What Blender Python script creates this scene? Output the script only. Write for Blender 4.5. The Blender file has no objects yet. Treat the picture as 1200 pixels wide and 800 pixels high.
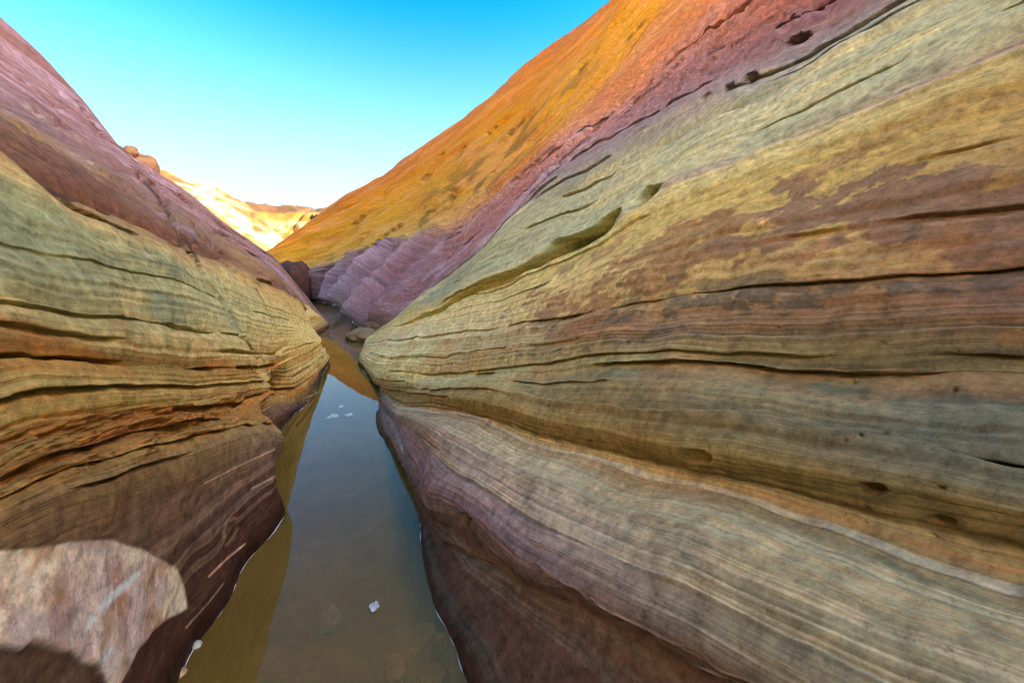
import bpy, math, random
import numpy as np
from mathutils import Vector

# ------------------------------------------------------------------ camera, sky, sun, exposure
sc = bpy.context.scene
col = sc.collection
F, TP, YAW, CAM_H = 500.0, math.atan(85 / 500.0), math.radians(22), 1.3   # focal length (photo pixels), pitch, yaw, eye height
SUN_EL, SUN_AZ = math.radians(28), math.radians(122)                       # azimuth from +Y towards +X

cam_d = bpy.data.cameras.new('camera')
cam = bpy.data.objects.new('camera', cam_d)
col.objects.link(cam)
cam_d.sensor_width, cam_d.lens = 36.0, 15.0
cam_d.clip_start, cam_d.clip_end = 0.02, 6000
cam.location = (0, 0, CAM_H)
cam.rotation_euler = (math.pi / 2 - TP, 0, -YAW)
sc.camera = cam

world = bpy.data.worlds.new('World')
sc.world = world
world.use_nodes = True
wn, wl = world.node_tree.nodes, world.node_tree.links
wn.clear()
sky = wn.new('ShaderNodeTexSky')
sky.sky_type = 'NISHITA'
sky.sun_disc = False
sky.sun_elevation, sky.sun_rotation = SUN_EL, SUN_AZ
sky.altitude, sky.air_density, sky.dust_density, sky.ozone_density = 600, 1.0, 5.5, 1.3
hs = wn.new('ShaderNodeHueSaturation')
hs.inputs['Hue'].default_value = 0.462
hs.inputs['Saturation'].default_value = 1.6
bg = wn.new('ShaderNodeBackground')
bg.inputs['Strength'].default_value = 0.062
wo = wn.new('ShaderNodeOutputWorld')
wl.new(sky.outputs[0], hs.inputs['Color'])
gm = wn.new('ShaderNodeGamma')
gm.inputs['Gamma'].default_value = 1.75
wl.new(hs.outputs[0], gm.inputs['Color'])
tcw = wn.new('ShaderNodeTexCoord')
sxw = wn.new('ShaderNodeSeparateXYZ')
mrw = wn.new('ShaderNodeMapRange'); mrw.interpolation_type = 'SMOOTHSTEP'
for i_, v_ in enumerate((.02, .50, .88, 0.0)): mrw.inputs[i_ + 1].default_value = v_
mxw = wn.new('ShaderNodeMix'); mxw.data_type = 'RGBA'
mxw.inputs['B'].default_value = (4.3, 4.35, 4.7, 1)
wl.new(tcw.outputs['Generated'], sxw.inputs[0]); wl.new(sxw.outputs[2], mrw.inputs[0])
wl.new(mrw.outputs[0], mxw.inputs['Factor']); wl.new(gm.outputs[0], mxw.inputs['A'])
wl.new(mxw.outputs['Result'], bg.inputs['Color'])
wl.new(bg.outputs[0], wo.inputs['Surface'])

sun_d = bpy.data.lights.new('sun', 'SUN')
sun_d.energy, sun_d.angle, sun_d.color = 4.5, math.radians(0.53), (1.0, 0.87, 0.68)
sun = bpy.data.objects.new('sun', sun_d)
col.objects.link(sun)
sun_dir = Vector((math.cos(SUN_EL) * math.sin(SUN_AZ), math.cos(SUN_EL) * math.cos(SUN_AZ), math.sin(SUN_EL)))
sun.rotation_euler = sun_dir.to_track_quat('Z', 'Y').to_euler()
sun.location = (20, -10, 30)

sc.view_settings.view_transform = 'Standard'
sc.view_settings.look = 'None'
sc.view_settings.gamma = 1
sc.view_settings.use_curve_mapping = False
sc.view_settings.exposure = 2.15
try:
    sc.cycles.filter_width = 0.9
    sc.cycles.max_bounces = 8
    sc.cycles.diffuse_bounces = 4
    sc.cycles.caustics_reflective = False
except Exception:
    pass

# ------------------------------------------------------------------ helpers
rng = np.random.RandomState(7)
random.seed(5)

def ray(px, py):
    x, y = px - 600.0, 400.0 - py
    f = F * math.cos(TP) + y * math.sin(TP)
    z = y * math.cos(TP) - F * math.sin(TP)
    return np.array([x * math.cos(YAW) + f * math.sin(YAW), -x * math.sin(YAW) + f * math.cos(YAW), z])
O = np.array([0, 0, CAM_H])
def onz(px, py, z=0.0):
    d = ray(px, py)
    return O + d * (z - CAM_H) / d[2]
def ona(px, py, a):
    d = ray(px, py)
    return O + d * a / d[1]
def project(P):
    q = P - O
    x = q[..., 0] * math.cos(YAW) - q[..., 1] * math.sin(YAW)
    f = q[..., 0] * math.sin(YAW) + q[..., 1] * math.cos(YAW)
    d = f * math.cos(TP) - q[..., 2] * math.sin(TP)
    u = f * math.sin(TP) + q[..., 2] * math.cos(TP)
    d = np.where(d > 0.05, d, np.nan)
    return 600 + F * x / d, 400 - F * u / d

def bend(a):
    return 0.035 * np.maximum(a - 11, 0) ** 2
def _march(px, py, fn):
    d = ray(px, py)
    t = np.geomspace(.0004, .09, 6000)
    P = O[None] + t[:, None] * d
    f = fn(P)
    i = np.where((f[:-1] < 0) & (f[1:] >= 0))[0]
    if not len(i):
        raise ValueError(f'no hit {px},{py}')
    i = i[0]
    w = -f[i] / (f[i + 1] - f[i])
    return P[i] * (1 - w) + P[i + 1] * w
def R(px, py, off=0.0):            # a point of the right wall's mean slope
    return _march(px, py, lambda P: P[:, 0] - (.25 + off + .88 * P[:, 2] - bend(P[:, 1])))
def L(px, py, off=0.0):            # a point of the left wall's mean slope
    return _march(px, py, lambda P: -P[:, 0] - (.40 + off + .06 * P[:, 2] + .13 * P[:, 2] ** 2))
def W(p, a, z):
    return np.array([p, a, z], float)

def pchip(x, y, xi):
    x = np.asarray(x, float); y = np.asarray(y, float)
    h = np.diff(x); dl = np.diff(y, axis=0) / (h[:, None] if y.ndim > 1 else h)
    hh = h[:, None] if y.ndim > 1 else h
    d = np.zeros_like(y)
    if len(x) > 2:
        w1 = 2 * hh[1:] + hh[:-1]; w2 = hh[1:] + 2 * hh[:-1]
        with np.errstate(all='ignore'):
            m = (w1 + w2) / (w1 / dl[:-1] + w2 / dl[1:])
        d[1:-1] = np.where(dl[:-1] * dl[1:] > 0, np.nan_to_num(m), 0)
    d[0], d[-1] = dl[0], dl[-1]
    k = np.clip(np.searchsorted(x, xi) - 1, 0, len(x) - 2)
    t = ((xi - x[k]) / h[k])
    t = np.clip(t, 0, 1)
    if y.ndim > 1:
        t = t[:, None]; H = h[k][:, None]
    else:
        H = h[k]
    return ((1 + 2 * t) * (1 - t) ** 2 * y[k] + t * (1 - t) ** 2 * H * d[k]
            + t * t * (3 - 2 * t) * y[k + 1] + t * t * (t - 1) * H * d[k + 1])

def smooth1(A, n, axis):
    for _ in range(n):
        B = A.copy()
        sl = [slice(None)] * A.ndim
        a0 = sl.copy(); a1 = sl.copy(); a2 = sl.copy()
        a0[axis] = slice(0, -2); a1[axis] = slice(1, -1); a2[axis] = slice(2, None)
        B[tuple(a1)] = .25 * A[tuple(a0)] + .5 * A[tuple(a1)] + .25 * A[tuple(a2)]
        A = B
    return A

_perm = np.random.RandomState(1234).permutation(4096).astype(np.int32)
_rnd = (np.random.RandomState(4321).rand(4096).astype(np.float32) * 2 - 1)
def _fade(t):
    return t * t * t * (t * (6 * t - 15) + 10)
def vnoise(x, y, z, seed=0):
    fl = [np.floor(q) for q in (x, y, z)]
    xi, yi, zi = [q.astype(np.int32) for q in fl]
    fx, fy, fz = [_fade((q - f).astype(np.float32)) for q, f in zip((x, y, z), fl)]
    def row(j, k):
        b = _perm[(_perm[(zi + k + seed * 131) & 4095] + yi + j) & 4095]
        lo = _rnd[(_perm[(b + xi) & 4095])]
        hi = _rnd[(_perm[(b + xi + 1) & 4095])]
        return lo + (hi - lo) * fx
    r0_ = row(0, 0); r0_ += (row(1, 0) - r0_) * fy
    r1_ = row(0, 1); r1_ += (row(1, 1) - r1_) * fy
    return r0_ + (r1_ - r0_) * fz
def fbm(x, y, z, oct=4, seed=0, gain=.5, lac=2.03):
    x, y, z = [np.asarray(q, np.float32) for q in (x, y, z)]
    s = 0; a = 1; t = 0
    for o in range(oct):
        s = s + np.float32(a) * vnoise(x, y, z, seed + o * 17)
        t += a; a *= gain
        x, y, z = x * np.float32(lac) + np.float32(3.1), y * np.float32(lac) + np.float32(1.7), z * np.float32(lac) + np.float32(5.3)
    return s / t * 1.6
def noise1(x, oct=3, seed=0, gain=.5):
    x = np.asarray(x, np.float32)
    s = 0; a = 1; t = 0
    for o in range(oct):
        i = np.floor(x); f = _fade(x - i); i = i.astype(np.int32) + (seed + o * 17) * 977
        lo = _rnd[_perm[i & 4095]]; hi = _rnd[_perm[(i + 1) & 4095]]
        s = s + np.float32(a) * (lo + (hi - lo) * f)
        t += a; a *= gain
        x = x * np.float32(2.03) + np.float32(3.1)
    return s / t * 1.6
def sstep(a, b, x):
    t = np.clip((x - a) / (b - a), 0, 1)
    return t * t * (3 - 2 * t)
def lin(c):
    c = np.asarray(c, float) / 255.0
    return np.where(c <= .04045, c / 12.92, ((c + .055) / 1.055) ** 2.4)

# ------------------------------------------------------------------ materials
def nmat(name):
    m = bpy.data.materials.new(name); m.use_nodes = True
    nt = m.node_tree; nt.nodes.clear()
    out = nt.nodes.new('ShaderNodeOutputMaterial')
    return m, nt, out
def nd(nt, typ, **kw):
    n = nt.nodes.new(typ)
    for k, v in kw.items():
        if k.startswith('i_'):
            n.inputs[k[2:].replace('_', ' ')].default_value = v
        else:
            setattr(n, k, v)
    return n
def math_n(nt, op, a, b=None, clamp=False):
    n = nt.nodes.new('ShaderNodeMath'); n.operation = op; n.use_clamp = clamp
    for i, v in enumerate((a, b)):
        if v is None: continue
        if isinstance(v, (int, float)): n.inputs[i].default_value = v
        else: nt.links.new(v, n.inputs[i])
    return n.outputs[0]
def mapr(nt, v, a, b, c, d):
    n = nt.nodes.new('ShaderNodeMapRange')
    nt.links.new(v, n.inputs[0])
    for i, q in enumerate((a, b, c, d)): n.inputs[i + 1].default_value = q
    return n.outputs[0]
def mul_color(nt, c, f):
    n = nt.nodes.new('ShaderNodeVectorMath'); n.operation = 'SCALE'
    nt.links.new(c, n.inputs[0]); nt.links.new(f, n.inputs['Scale'])
    return n.outputs[0]

def strata_material(name, wet=True, stripe=1.0, bump=1.0):
    """layered sandstone: mesh colour (bedding) x fine laminae that follow the 'strat' attribute x grain"""
    m, nt, out = nmat(name); lk = nt.links.new
    cat = nd(nt, 'ShaderNodeAttribute', attribute_name='rock')
    st = nd(nt, 'ShaderNodeAttribute', attribute_name='strat').outputs['Fac']
    al = nd(nt, 'ShaderNodeAttribute', attribute_name='along').outputs['Fac']
    geo = nd(nt, 'ShaderNodeNewGeometry')
    wob = nd(nt, 'ShaderNodeTexNoise', i_Scale=2.3, i_Detail=3.0)
    lk(geo.outputs['Position'], wob.inputs['Vector'])
    st2 = math_n(nt, 'ADD', st, math_n(nt, 'MULTIPLY', math_n(nt, 'SUBTRACT', wob.outputs[0], .5), .03))
    lams = nd(nt, 'ShaderNodeAttribute', attribute_name='lamina').outputs['Fac']
    def lam(ks, ka, det):
        cb = nd(nt, 'ShaderNodeCombineXYZ')
        lk(math_n(nt, 'MULTIPLY', st2, ks), cb.inputs[0]); lk(math_n(nt, 'MULTIPLY', al, ka), cb.inputs[1])
        n = nd(nt, 'ShaderNodeTexNoise', i_Scale=1.0, i_Detail=det, i_Roughness=.62)
        lk(cb.outputs[0], n.inputs['Vector'])
        return n.outputs[0]
    l1 = lam(38, .55, 4.0)
    l2 = lam(130, 1.3, 3.0)
    gr = nd(nt, 'ShaderNodeTexNoise', i_Scale=22.0, i_Detail=9.0, i_Roughness=.82)
    lk(geo.outputs['Position'], gr.inputs['Vector'])
    mo = nd(nt, 'ShaderNodeTexNoise', i_Scale=9.0, i_Detail=5.0, i_Roughness=.65)
    lk(geo.outputs['Position'], mo.inputs['Vector'])
    def soft(v):      # laminae fade where the bed is massive
        return math_n(nt, 'ADD', math_n(nt, 'MULTIPLY', math_n(nt, 'SUBTRACT', v, .5), lams), .5)
    l1, l2 = soft(l1), soft(l2)
    f = math_n(nt, 'MULTIPLY', mapr(nt, l1, .3, .7, 1 - .13 * stripe, 1 + .13 * stripe), mapr(nt, l2, .3, .7, 1 - .17 * stripe, 1 + .17 * stripe))
    f = math_n(nt, 'MULTIPLY', f, mapr(nt, gr.outputs[0], .36, .64, .58, 1.42))
    f = math_n(nt, 'MULTIPLY', f, mapr(nt, mo.outputs[0], .3, .7, .87, 1.13))
    sp = nd(nt, 'ShaderNodeTexNoise', i_Scale=70.0, i_Detail=3.0, i_Roughness=.6)
    lk(geo.outputs['Position'], sp.inputs['Vector'])
    f = math_n(nt, 'MULTIPLY', f, mapr(nt, sp.outputs[0], .62, .72, 1.0, .66))       # dark mineral specks
    c = mul_color(nt, cat.outputs['Color'], f)
    b = nd(nt, 'ShaderNodeBsdfPrincipled')
    b.inputs['Specular IOR Level'].default_value = .12
    if wet:   # splash band darkened and made glossy just above the pool
        sep = nd(nt, 'ShaderNodeSeparateXYZ'); lk(geo.outputs['Position'], sep.inputs[0])
        zz = math_n(nt, 'ADD', sep.outputs[2], math_n(nt, 'MULTIPLY', math_n(nt, 'SUBTRACT', mo.outputs[0], .5), .09))
        wetf = mapr(nt, zz, .03, .10, 1.0, 0.0)
        c = mul_color(nt, c, mapr(nt, wetf, 0, 1, 1.0, .55))
        lk(mapr(nt, wetf, 0, 1, .85, .38), b.inputs['Roughness'])
    else:
        b.inputs['Roughness'].default_value = .88
    lk(c, b.inputs['Base Color'])
    h = math_n(nt, 'ADD', math_n(nt, 'MULTIPLY', l1, .9), math_n(nt, 'MULTIPLY', l2, .55))
    h = math_n(nt, 'ADD', h, math_n(nt, 'MULTIPLY', gr.outputs[0], .9))
    h = math_n(nt, 'ADD', h, math_n(nt, 'MULTIPLY', mo.outputs[0], .8))
    bp = nd(nt, 'ShaderNodeBump', i_Strength=.7 * bump, i_Distance=.010)
    lk(h, bp.inputs['Height']); lk(bp.outputs[0], b.inputs['Normal'])
    lk(b.outputs[0], out.inputs['Surface'])
    return m

def rock_material(name, c1, c2, scale=6.0, rough=.9, bump=.5, dist=.01):
    m, nt, out = nmat(name); lk = nt.links.new
    tc = nd(nt, 'ShaderNodeTexCoord')
    n = nd(nt, 'ShaderNodeTexNoise', i_Scale=scale, i_Detail=7.0, i_Roughness=.65)
    lk(tc.outputs['Object'], n.inputs['Vector'])
    g = nd(nt, 'ShaderNodeTexNoise', i_Scale=scale * 14, i_Detail=3.0)
    lk(tc.outputs['Object'], g.inputs['Vector'])
    r = nd(nt, 'ShaderNodeValToRGB')
    r.color_ramp.elements[0].position, r.color_ramp.elements[1].position = .33, .68
    r.color_ramp.elements[0].color = (*c1, 1); r.color_ramp.elements[1].color = (*c2, 1)
    lk(n.outputs[0], r.inputs[0])
    b = nd(nt, 'ShaderNodeBsdfPrincipled')
    b.inputs['Roughness'].default_value = rough; b.inputs['Specular IOR Level'].default_value = .25
    lk(mul_color(nt, r.outputs[0], mapr(nt, g.outputs[0], .3, .7, .8, 1.2)), b.inputs['Base Color'])
    bp = nd(nt, 'ShaderNodeBump', i_Strength=bump, i_Distance=dist)
    lk(math_n(nt, 'ADD', n.outputs[0], math_n(nt, 'MULTIPLY', g.outputs[0], .3)), bp.inputs['Height'])
    lk(bp.outputs[0], b.inputs['Normal']); lk(b.outputs[0], out.inputs['Surface'])
    return m

def link_mesh(name, V, Fq, mat, smooth=True, attrs=None, rgb=None, parent=None):
    """V (n,3), Fq (m,4) or list of polygons"""
    me = bpy.data.meshes.new(name)
    V = np.asarray(V, np.float32)
    if isinstance(Fq, np.ndarray):
        k = Fq.shape[1]
        me.vertices.add(len(V)); me.vertices.foreach_set('co', V.ravel())
        me.loops.add(Fq.size); me.loops.foreach_set('vertex_index', Fq.astype(np.int32).ravel())
        me.polygons.add(len(Fq)); me.polygons.foreach_set('loop_start', np.arange(0, Fq.size, k, dtype=np.int32))
        me.update(calc_edges=True)
    else:
        me.from_pydata(V.tolist(), [], Fq); me.update()
    me.polygons.foreach_set('use_smooth', np.full(len(me.polygons), smooth))
    for k, v in (attrs or {}).items():
        at = me.attributes.new(k, 'FLOAT', 'POINT'); at.data.foreach_set('value', np.asarray(v, np.float32).ravel())
    if rgb is not None:
        at = me.attributes.new('rock', 'FLOAT_COLOR', 'POINT')
        c = np.ones((len(V), 4), np.float32); c[:, :3] = rgb.reshape(-1, 3); at.data.foreach_set('color', c.ravel())
    me.materials.append(mat)
    o = bpy.data.objects.new(name, me); col.objects.link(o)
    o.parent = parent
    return o
def grid_faces(nu, nv, flip=False):
    i = np.arange(nu * nv).reshape(nu, nv)
    f = np.stack([i[:-1, :-1], i[1:, :-1], i[1:, 1:], i[:-1, 1:]], -1).reshape(-1, 4)
    return f[:, ::-1].copy() if flip else f
def tag(o, label, cat=None, group=None, kind=None):
    o['label'] = label
    if cat: o['category'] = cat
    if group: o['group'] = group
    if kind: o['kind'] = kind
    return o

# ------------------------------------------------------------------ canyon walls (lofted along bedding lines)
def stations(lo, hi, n, near=0.0, mid=0.0):
    a = np.linspace(lo, hi, 20000)
    d = 1.2 / (a * a + 1.44) + .40 / (np.abs(a) + 1.5)
    d = np.where(a < 0, d * .05, d) * (1 + .9 * np.exp(-((a - 3.2) / 2.2) ** 2) + near * np.exp(-((a - 1.4) / .5) ** 2) + mid * np.exp(-((a - 7.5) / 2.5) ** 2))
    c = np.cumsum(d); c = (c - c[0]) / (c[-1] - c[0])
    return np.interp(np.linspace(0, 1, n), c, a)

def loft(rows, svals, counts, A):
    """rows: list of arrays of 3D points (any order in a) -> grid (nu, nv, 3), strat (nv,)"""
    K = np.zeros((len(A), len(rows), 3))
    for k, r in enumerate(rows):
        r = np.array(r); r = r[np.argsort(r[:, 1])]
        keep = np.concatenate([[True], np.diff(r[:, 1]) > 1e-4]); r = r[keep]
        q = pchip(r[:, 1], r[:, [0, 2]], A)
        K[:, k, 0], K[:, k, 1], K[:, k, 2] = q[:, 0], A, q[:, 1]
    sv = np.concatenate([np.linspace(svals[i], svals[i + 1], counts[i], endpoint=False) for i in range(len(rows) - 1)] + [[svals[-1]]])
    G = np.zeros((len(A), len(sv), 3))
    flat = pchip(svals, K.transpose(1, 0, 2).reshape(len(rows), -1), sv)
    G = flat.reshape(len(sv), len(A), 3).transpose(1, 0, 2)
    return G, sv
def normals(G):
    du = np.gradient(G, axis=0); dv = np.gradient(G, axis=1)
    n = np.cross(du, dv)
    return n / (np.linalg.norm(n, axis=-1, keepdims=True) + 1e-12)
def table_colour(table, acol, S_, A_):
    """table: {s: [rgb at each a of acol]} -> linear colours on arrays S_, A_"""
    ss = np.array(sorted(table)); la = np.log(np.array(acol))
    C = np.array([[lin(c) for c in table[s]] for s in ss])            # (ns, na, 3)
    x = np.log(np.clip(A_, acol[0], acol[-1]))
    j = np.clip(np.searchsorted(la, x) - 1, 0, len(la) - 2)
    tj = np.clip((x - la[j]) / (la[j + 1] - la[j]), 0, 1)
    i = np.clip(np.searchsorted(ss, S_) - 1, 0, len(ss) - 2)
    ti = np.clip((S_ - ss[i]) / (ss[i + 1] - ss[i]), 0, 1)
    ti, tj = ti[..., None], tj[..., None]
    return (C[i, j] * (1 - ti) * (1 - tj) + C[i + 1, j] * ti * (1 - tj) + C[i, j + 1] * (1 - ti) * tj + C[i + 1, j + 1] * ti * tj)
def mixc(C, c, f):
    return C * (1 - f[..., None]) + lin(c) * f[..., None]
def pits(G, N, specs, smask):
    """hollows weathered into the wall; specs: px, py, half length, half width, tilt (deg), depth (m)"""
    X, Y = project(G)
    D = np.zeros(G.shape[:2])
    RAG = 1 + .6 * fbm(G[..., 0] * 16, G[..., 1] * 16, G[..., 2] * 16, 3, 61)
    for (cx, cy, rx, ry, ang, dep) in specs:
        c, s = math.cos(math.radians(ang)), math.sin(math.radians(ang))
        dx, dy = X - cx, -(Y - cy)
        e = ((dx * c + dy * s) / rx) ** 2 + ((-dx * s + dy * c) / ry) ** 2
        e = np.where(smask, np.nan_to_num(e, nan=9), 9) * RAG
        D = np.maximum(D, dep * sstep(1.0, .35, e))
    return D
def cracks(G, lines, smask):
    X, Y = project(G)
    X = np.where(smask, np.nan_to_num(X, nan=-9e3), -9e3).astype(np.float32); Y = np.nan_to_num(Y, nan=-9e3).astype(np.float32)
    D = np.zeros(G.shape[:2], np.float32)
    for pts, w, dep in lines:
        xs, ys = [q[0] for q in pts], [q[1] for q in pts]
        sel = np.nonzero((X > min(xs) - w - 1) & (X < max(xs) + w + 1) & (Y > min(ys) - w - 1) & (Y < max(ys) + w + 1))
        x, y = X[sel], Y[sel]
        if not len(x): continue
        best = np.full(x.shape, 1e9, np.float32)
        for (x0, y0), (x1, y1) in zip(pts[:-1], pts[1:]):
            L2 = (x1 - x0) ** 2 + (y1 - y0) ** 2
            t = np.clip(((x - x0) * (x1 - x0) + (y - y0) * (y1 - y0)) / L2, 0, 1)
            best = np.minimum(best, np.hypot(x - x0 - t * (x1 - x0), y - y0 - t * (y1 - y0)))
        D[sel] = np.maximum(D[sel], dep * sstep(w, w * .35, best))
    return D

def chord(ra, rb, f, lift):        # a bed part way between two others
    out_ = []
    lo = max(min(q[1] for q in ra), min(q[1] for q in rb)); hi = min(max(q[1] for q in ra), max(q[1] for q in rb))
    aa = np.concatenate([np.linspace(lo, 0, 5, endpoint=False), np.linspace(0, hi, 48)])
    def at_(r):
        r = np.array(r); r = r[np.argsort(r[:, 1])]
        return pchip(r[:, 1], r[:, [0, 2]], aa)
    q = at_(ra) * (1 - f) + at_(rb) * f
    return [W(q[i, 0], aa[i], q[i, 1] + lift) for i in range(len(aa))]
# ---- right wall rows, far -> near.  W(p, a, z): across, along, up
E_FAR = 30.0; E_NEAR = -26.0
def tail(p, z, dz=.12):            # carry a bedding line on behind the camera
    return [W(p + .1, -1.2, z + dz * .3), W(p + .25, -5, z + dz), W(p + .3, E_NEAR, z + dz)]
wl_R = [W(-8.6, 27, 0), onz(362, 352), onz(400, 362), W(.22, 12.6, 0), onz(412, 378), W(.30, 10.0, 0), onz(407, 391), W(.36, 8.4, 0), onz(424, 402), W(.30, 7.2, 0), onz(418, 424),
        onz(437, 450), onz(446, 465), onz(441, 485), onz(442, 502), onz(475, 550), onz(490, 600), onz(495, 655), onz(505, 700), onz(525, 745), onz(552, 800)] + [W(.33, .3, 0), W(.36, -2, 0), W(.4, E_NEAR, 0)]
def under(z, da=0.0):              # a bed that has dipped below the water at the far end
    return [W(-11.2, E_FAR, z), W(-8.6 , 27, z), W(-1.1, 19.7, z), W(.1, 15, z), W(.27, 11, z), W(.36, 8.6, z)]
r0 = [p + W(-.10, 0, -.6) for p in wl_R] + [W(-11.5, E_FAR, -.6)]
r1 = wl_R + [W(-11.3, E_FAR, 0)]
r1 = [p - W(0, 0, .32) if p[1] > 7 else p for p in r1]
r2 = under(-.26) + [W(.28, 6.6, -.22), W(.34, 5, -.10), W(.33, 4.2, .0), ona(447, 492, 3.55) + W(.02, 0, 0), R(497, 598, .03), R(527, 622, .05), R(560, 648, .06), R(600, 674, .06), R(690, 722, .06), R(750, 754, .06), R(840, 806, .06), W(.78, .1, .55)] + tail(.76, .58)
r3 = under(-.22) + [W(.29, 6.6, -.18), W(.35, 5, -.06), ona(450, 478, 4.1), ona(462, 495, 3.45), R(501, 580, -.05), R(536, 600, -.08), R(568, 622, -.08), R(606, 656, -.08), R(700, 708, -.08), R(760, 738, -.08), R(850, 788, -.08), W(.70, .15, .60)] + tail(.72, .64)
r4 = under(-.18) + [W(.30, 6.6, -.14), W(.36, 5, -.02), ona(452, 473, 4.15), R(500, 500, -.07), R(560, 535, -.08), R(640, 575, -.08), R(760, 620, -.08), R(900, 680, -.08), R(1050, 740, -.08), R(1200, 790, -.08), W(.86, .0, .80)] + tail(.88, .84)
r5 = under(-.15) + [W(.31, 6.6, -.10), W(.37, 5, .02), ona(458, 468, 4.2), R(505, 477, .02), R(568, 486, .03), R(624, 511, .03), R(700, 526, .04), R(780, 545, .05), R(902, 572, .05), R(1004, 602, .05), R(1070, 623, .05), R(1200, 660, .05), W(1.04, .0, .90)] + tail(1.06, .95)
r6 = under(-.13) + [W(.25, 6.6, -.05), ona(436, 448, 5.0), ona(462, 460, 4.2), R(505, 466, -.05), R(568, 476, -.05), R(624, 495, -.05), R(700, 510, -.05), R(780, 527, -.05), R(902, 548, -.05), R(1004, 568, -.05), R(1070, 582, -.05), R(1200, 612, -.05), W(1.06, .0, .96)] + tail(1.08, 1.0)
r7 = under(-.11) + [W(.34, 7.1, -.04), ona(418, 419, 6.35), ona(432, 434, 5.2), R(480, 440), R(640, 437), R(800, 430), R(1000, 426), R(1200, 422), W(1.27, .0, 1.16)] + tail(1.3, 1.2)
r8 = under(-.09) + [W(.50, 7.3, .02), ona(423, 403, 6.65), ona(440, 398, 6.15), R(480, 396), R(600, 385), R(800, 355), R(1000, 335), R(1200, 315), W(1.42, .0, 1.36)] + tail(1.45, 1.4)
r9 = under(-.06) + [W(.62, 8.0, .06), W(.90, 7.4, .25), ona(441, 384, 6.75), ona(470, 366, 6.15), R(505, 358), R(560, 340), R(620, 318), R(660, 300), R(720, 265), R(775, 225), R(850, 193), R(950, 150), R(1100, 90), R(1200, 50), W(2.02, .0, 2.05)] + tail(2.05, 2.1)
r10 = [W(-11.4, E_FAR, .05), W(-8.6, 27, .04), W(-1.12, 19.7, .03), W(.06, 15, .04), W(.27, 11, .03), W(.42, 9.6, .06), W(.80, 8.6, .25), W(1.35, 7.7, .72), ona(487, 351, 6.75), ona(538, 314, 6.2), ona(575, 283, 5.7), R(612, 240), R(665, 200), R(765, 150), R(850, 110), R(925, 75), R(1050, 0), R(1200, -90), W(2.62, .0, 2.75)] + tail(2.65, 2.8)
r11 = [W(-11.3, E_FAR, .9), W(-6.2, 25, 1.0), R(345, 322), R(400, 305), R(470, 290), W(2.2, 9.2, 2.05), ona(548, 259, 7.4), ona(600, 219, 6.4), R(660, 165), R(750, 100), R(870, 0), R(1050, -120), W(4.1, .0, 4.2)] + tail(4.2, 4.4, .4)
r12 = [W(-10.8, E_FAR, 1.3), W(-6.0, 25, 1.35), ona(345, 315, 20.4), R(400, 296), R(470, 272), W(2.7, 9.6, 2.7), R(550, 232), R(600, 200), R(660, 140), R(740, 60), R(790, 0), W(5.2, 2.5, 5.5), W(5.4, 0, 5.8)] + tail(5.5, 6.0, .6)
cr = [W(-10.5, E_FAR, 1.4), W(-6.0, 25.6, 1.6), ona(318, 297, 23.2), ona(350, 268, 22.5), ona(385, 242, 21.9), ona(430, 214, 20.8), ona(480, 184, 19.3), ona(540, 141, 17.6), ona(600, 94, 16.0), ona(655, 50, 14.5), ona(720, -1, 12.9), W(11.2, 9.5, 12.8), W(16.0, 5, 18.4), W(20.5, 0, 23.5), W(24, -8, 27.5), W(25, E_NEAR, 29)]  # out of frame the crest is raised to block the sun
bk = [c + W(2.6, 1.6, -.25) for c in cr]
bk2 = [c + W(16, 2.2, 1.5 if c[1] < 11 else -5) for c in cr]
cm1 = chord(r12, cr, .33, -.02); cm2 = chord(r12, cr, .68, -.04)
rowsR = [r0, r1, r2, r3, r4, r5, r6, r7, r8, r9, r10, r11, r12, cm1, cm2, cr, bk, bk2]
sR = [-.6, 0, .20, .30, .58, .95, 1.03, 1.28, 1.65, 2.2, 3.0, 4.2, 5.0, 6.0, 7.0, 8.0, 8.9, 11]
cR = [14, 62, 30, 84, 92, 34, 76, 84, 110, 110, 92, 40, 38, 36, 36, 14, 6]
AR = stations(E_NEAR, E_FAR, 760)
G, sv = loft(rowsR, sR, cR, AR)
G = smooth1(G, 3, 0); G = smooth1(G, 5, 1)
nu, nv = G.shape[:2]
S2 = np.broadcast_to(sv[None], (nu, nv)).copy()
N = -normals(G)
if N[nu // 2, nv // 2, 0] > 0: N = -N
T = np.linalg.norm(np.gradient(G, axis=1), axis=-1) / np.gradient(sv)[None]     # metres per unit of bedding
X, Y, Z = G[..., 0], G[..., 1], G[..., 2]
Tc = np.clip(T, 0, 1.6)
wob = fbm(X * .9, Y * .9, Z * .9, 3, 11)
Sw = S2 + .012 * wob + .006 * fbm(X * 5, Y * 5, Z * 5, 3, 12)
up = sstep(2.9, 3.6, S2)                                     # the rougher upper slope
# bedding relief: thin resistant and recessed laminae, then broad swells
lowq = .5 + .5 * sstep(.25, .6, S2)
D = lowq * ((.007 + .005 * sstep(.95, 1.05, S2) - .007 * sstep(1.4, 1.7, S2)) * Tc * noise1(Sw * 7, 3, 21, .45) + .0035 * Tc * noise1(Sw * 60, 2, 22)) * (1 - .5 * up)
D += .07 * fbm(X * .8, Y * .5, Z * .8, 3, 31) * sstep(0, .8, S2)
D += (.012 + .02 * up) * fbm(X * 6, Y * 6, Z * 6, 4, 32)
D += (.05 + .04 * sstep(5, 7, S2)) * up * fbm(Y * .8 + X * .3, S2 * 3, X * .3, 5, 33, .5)
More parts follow.
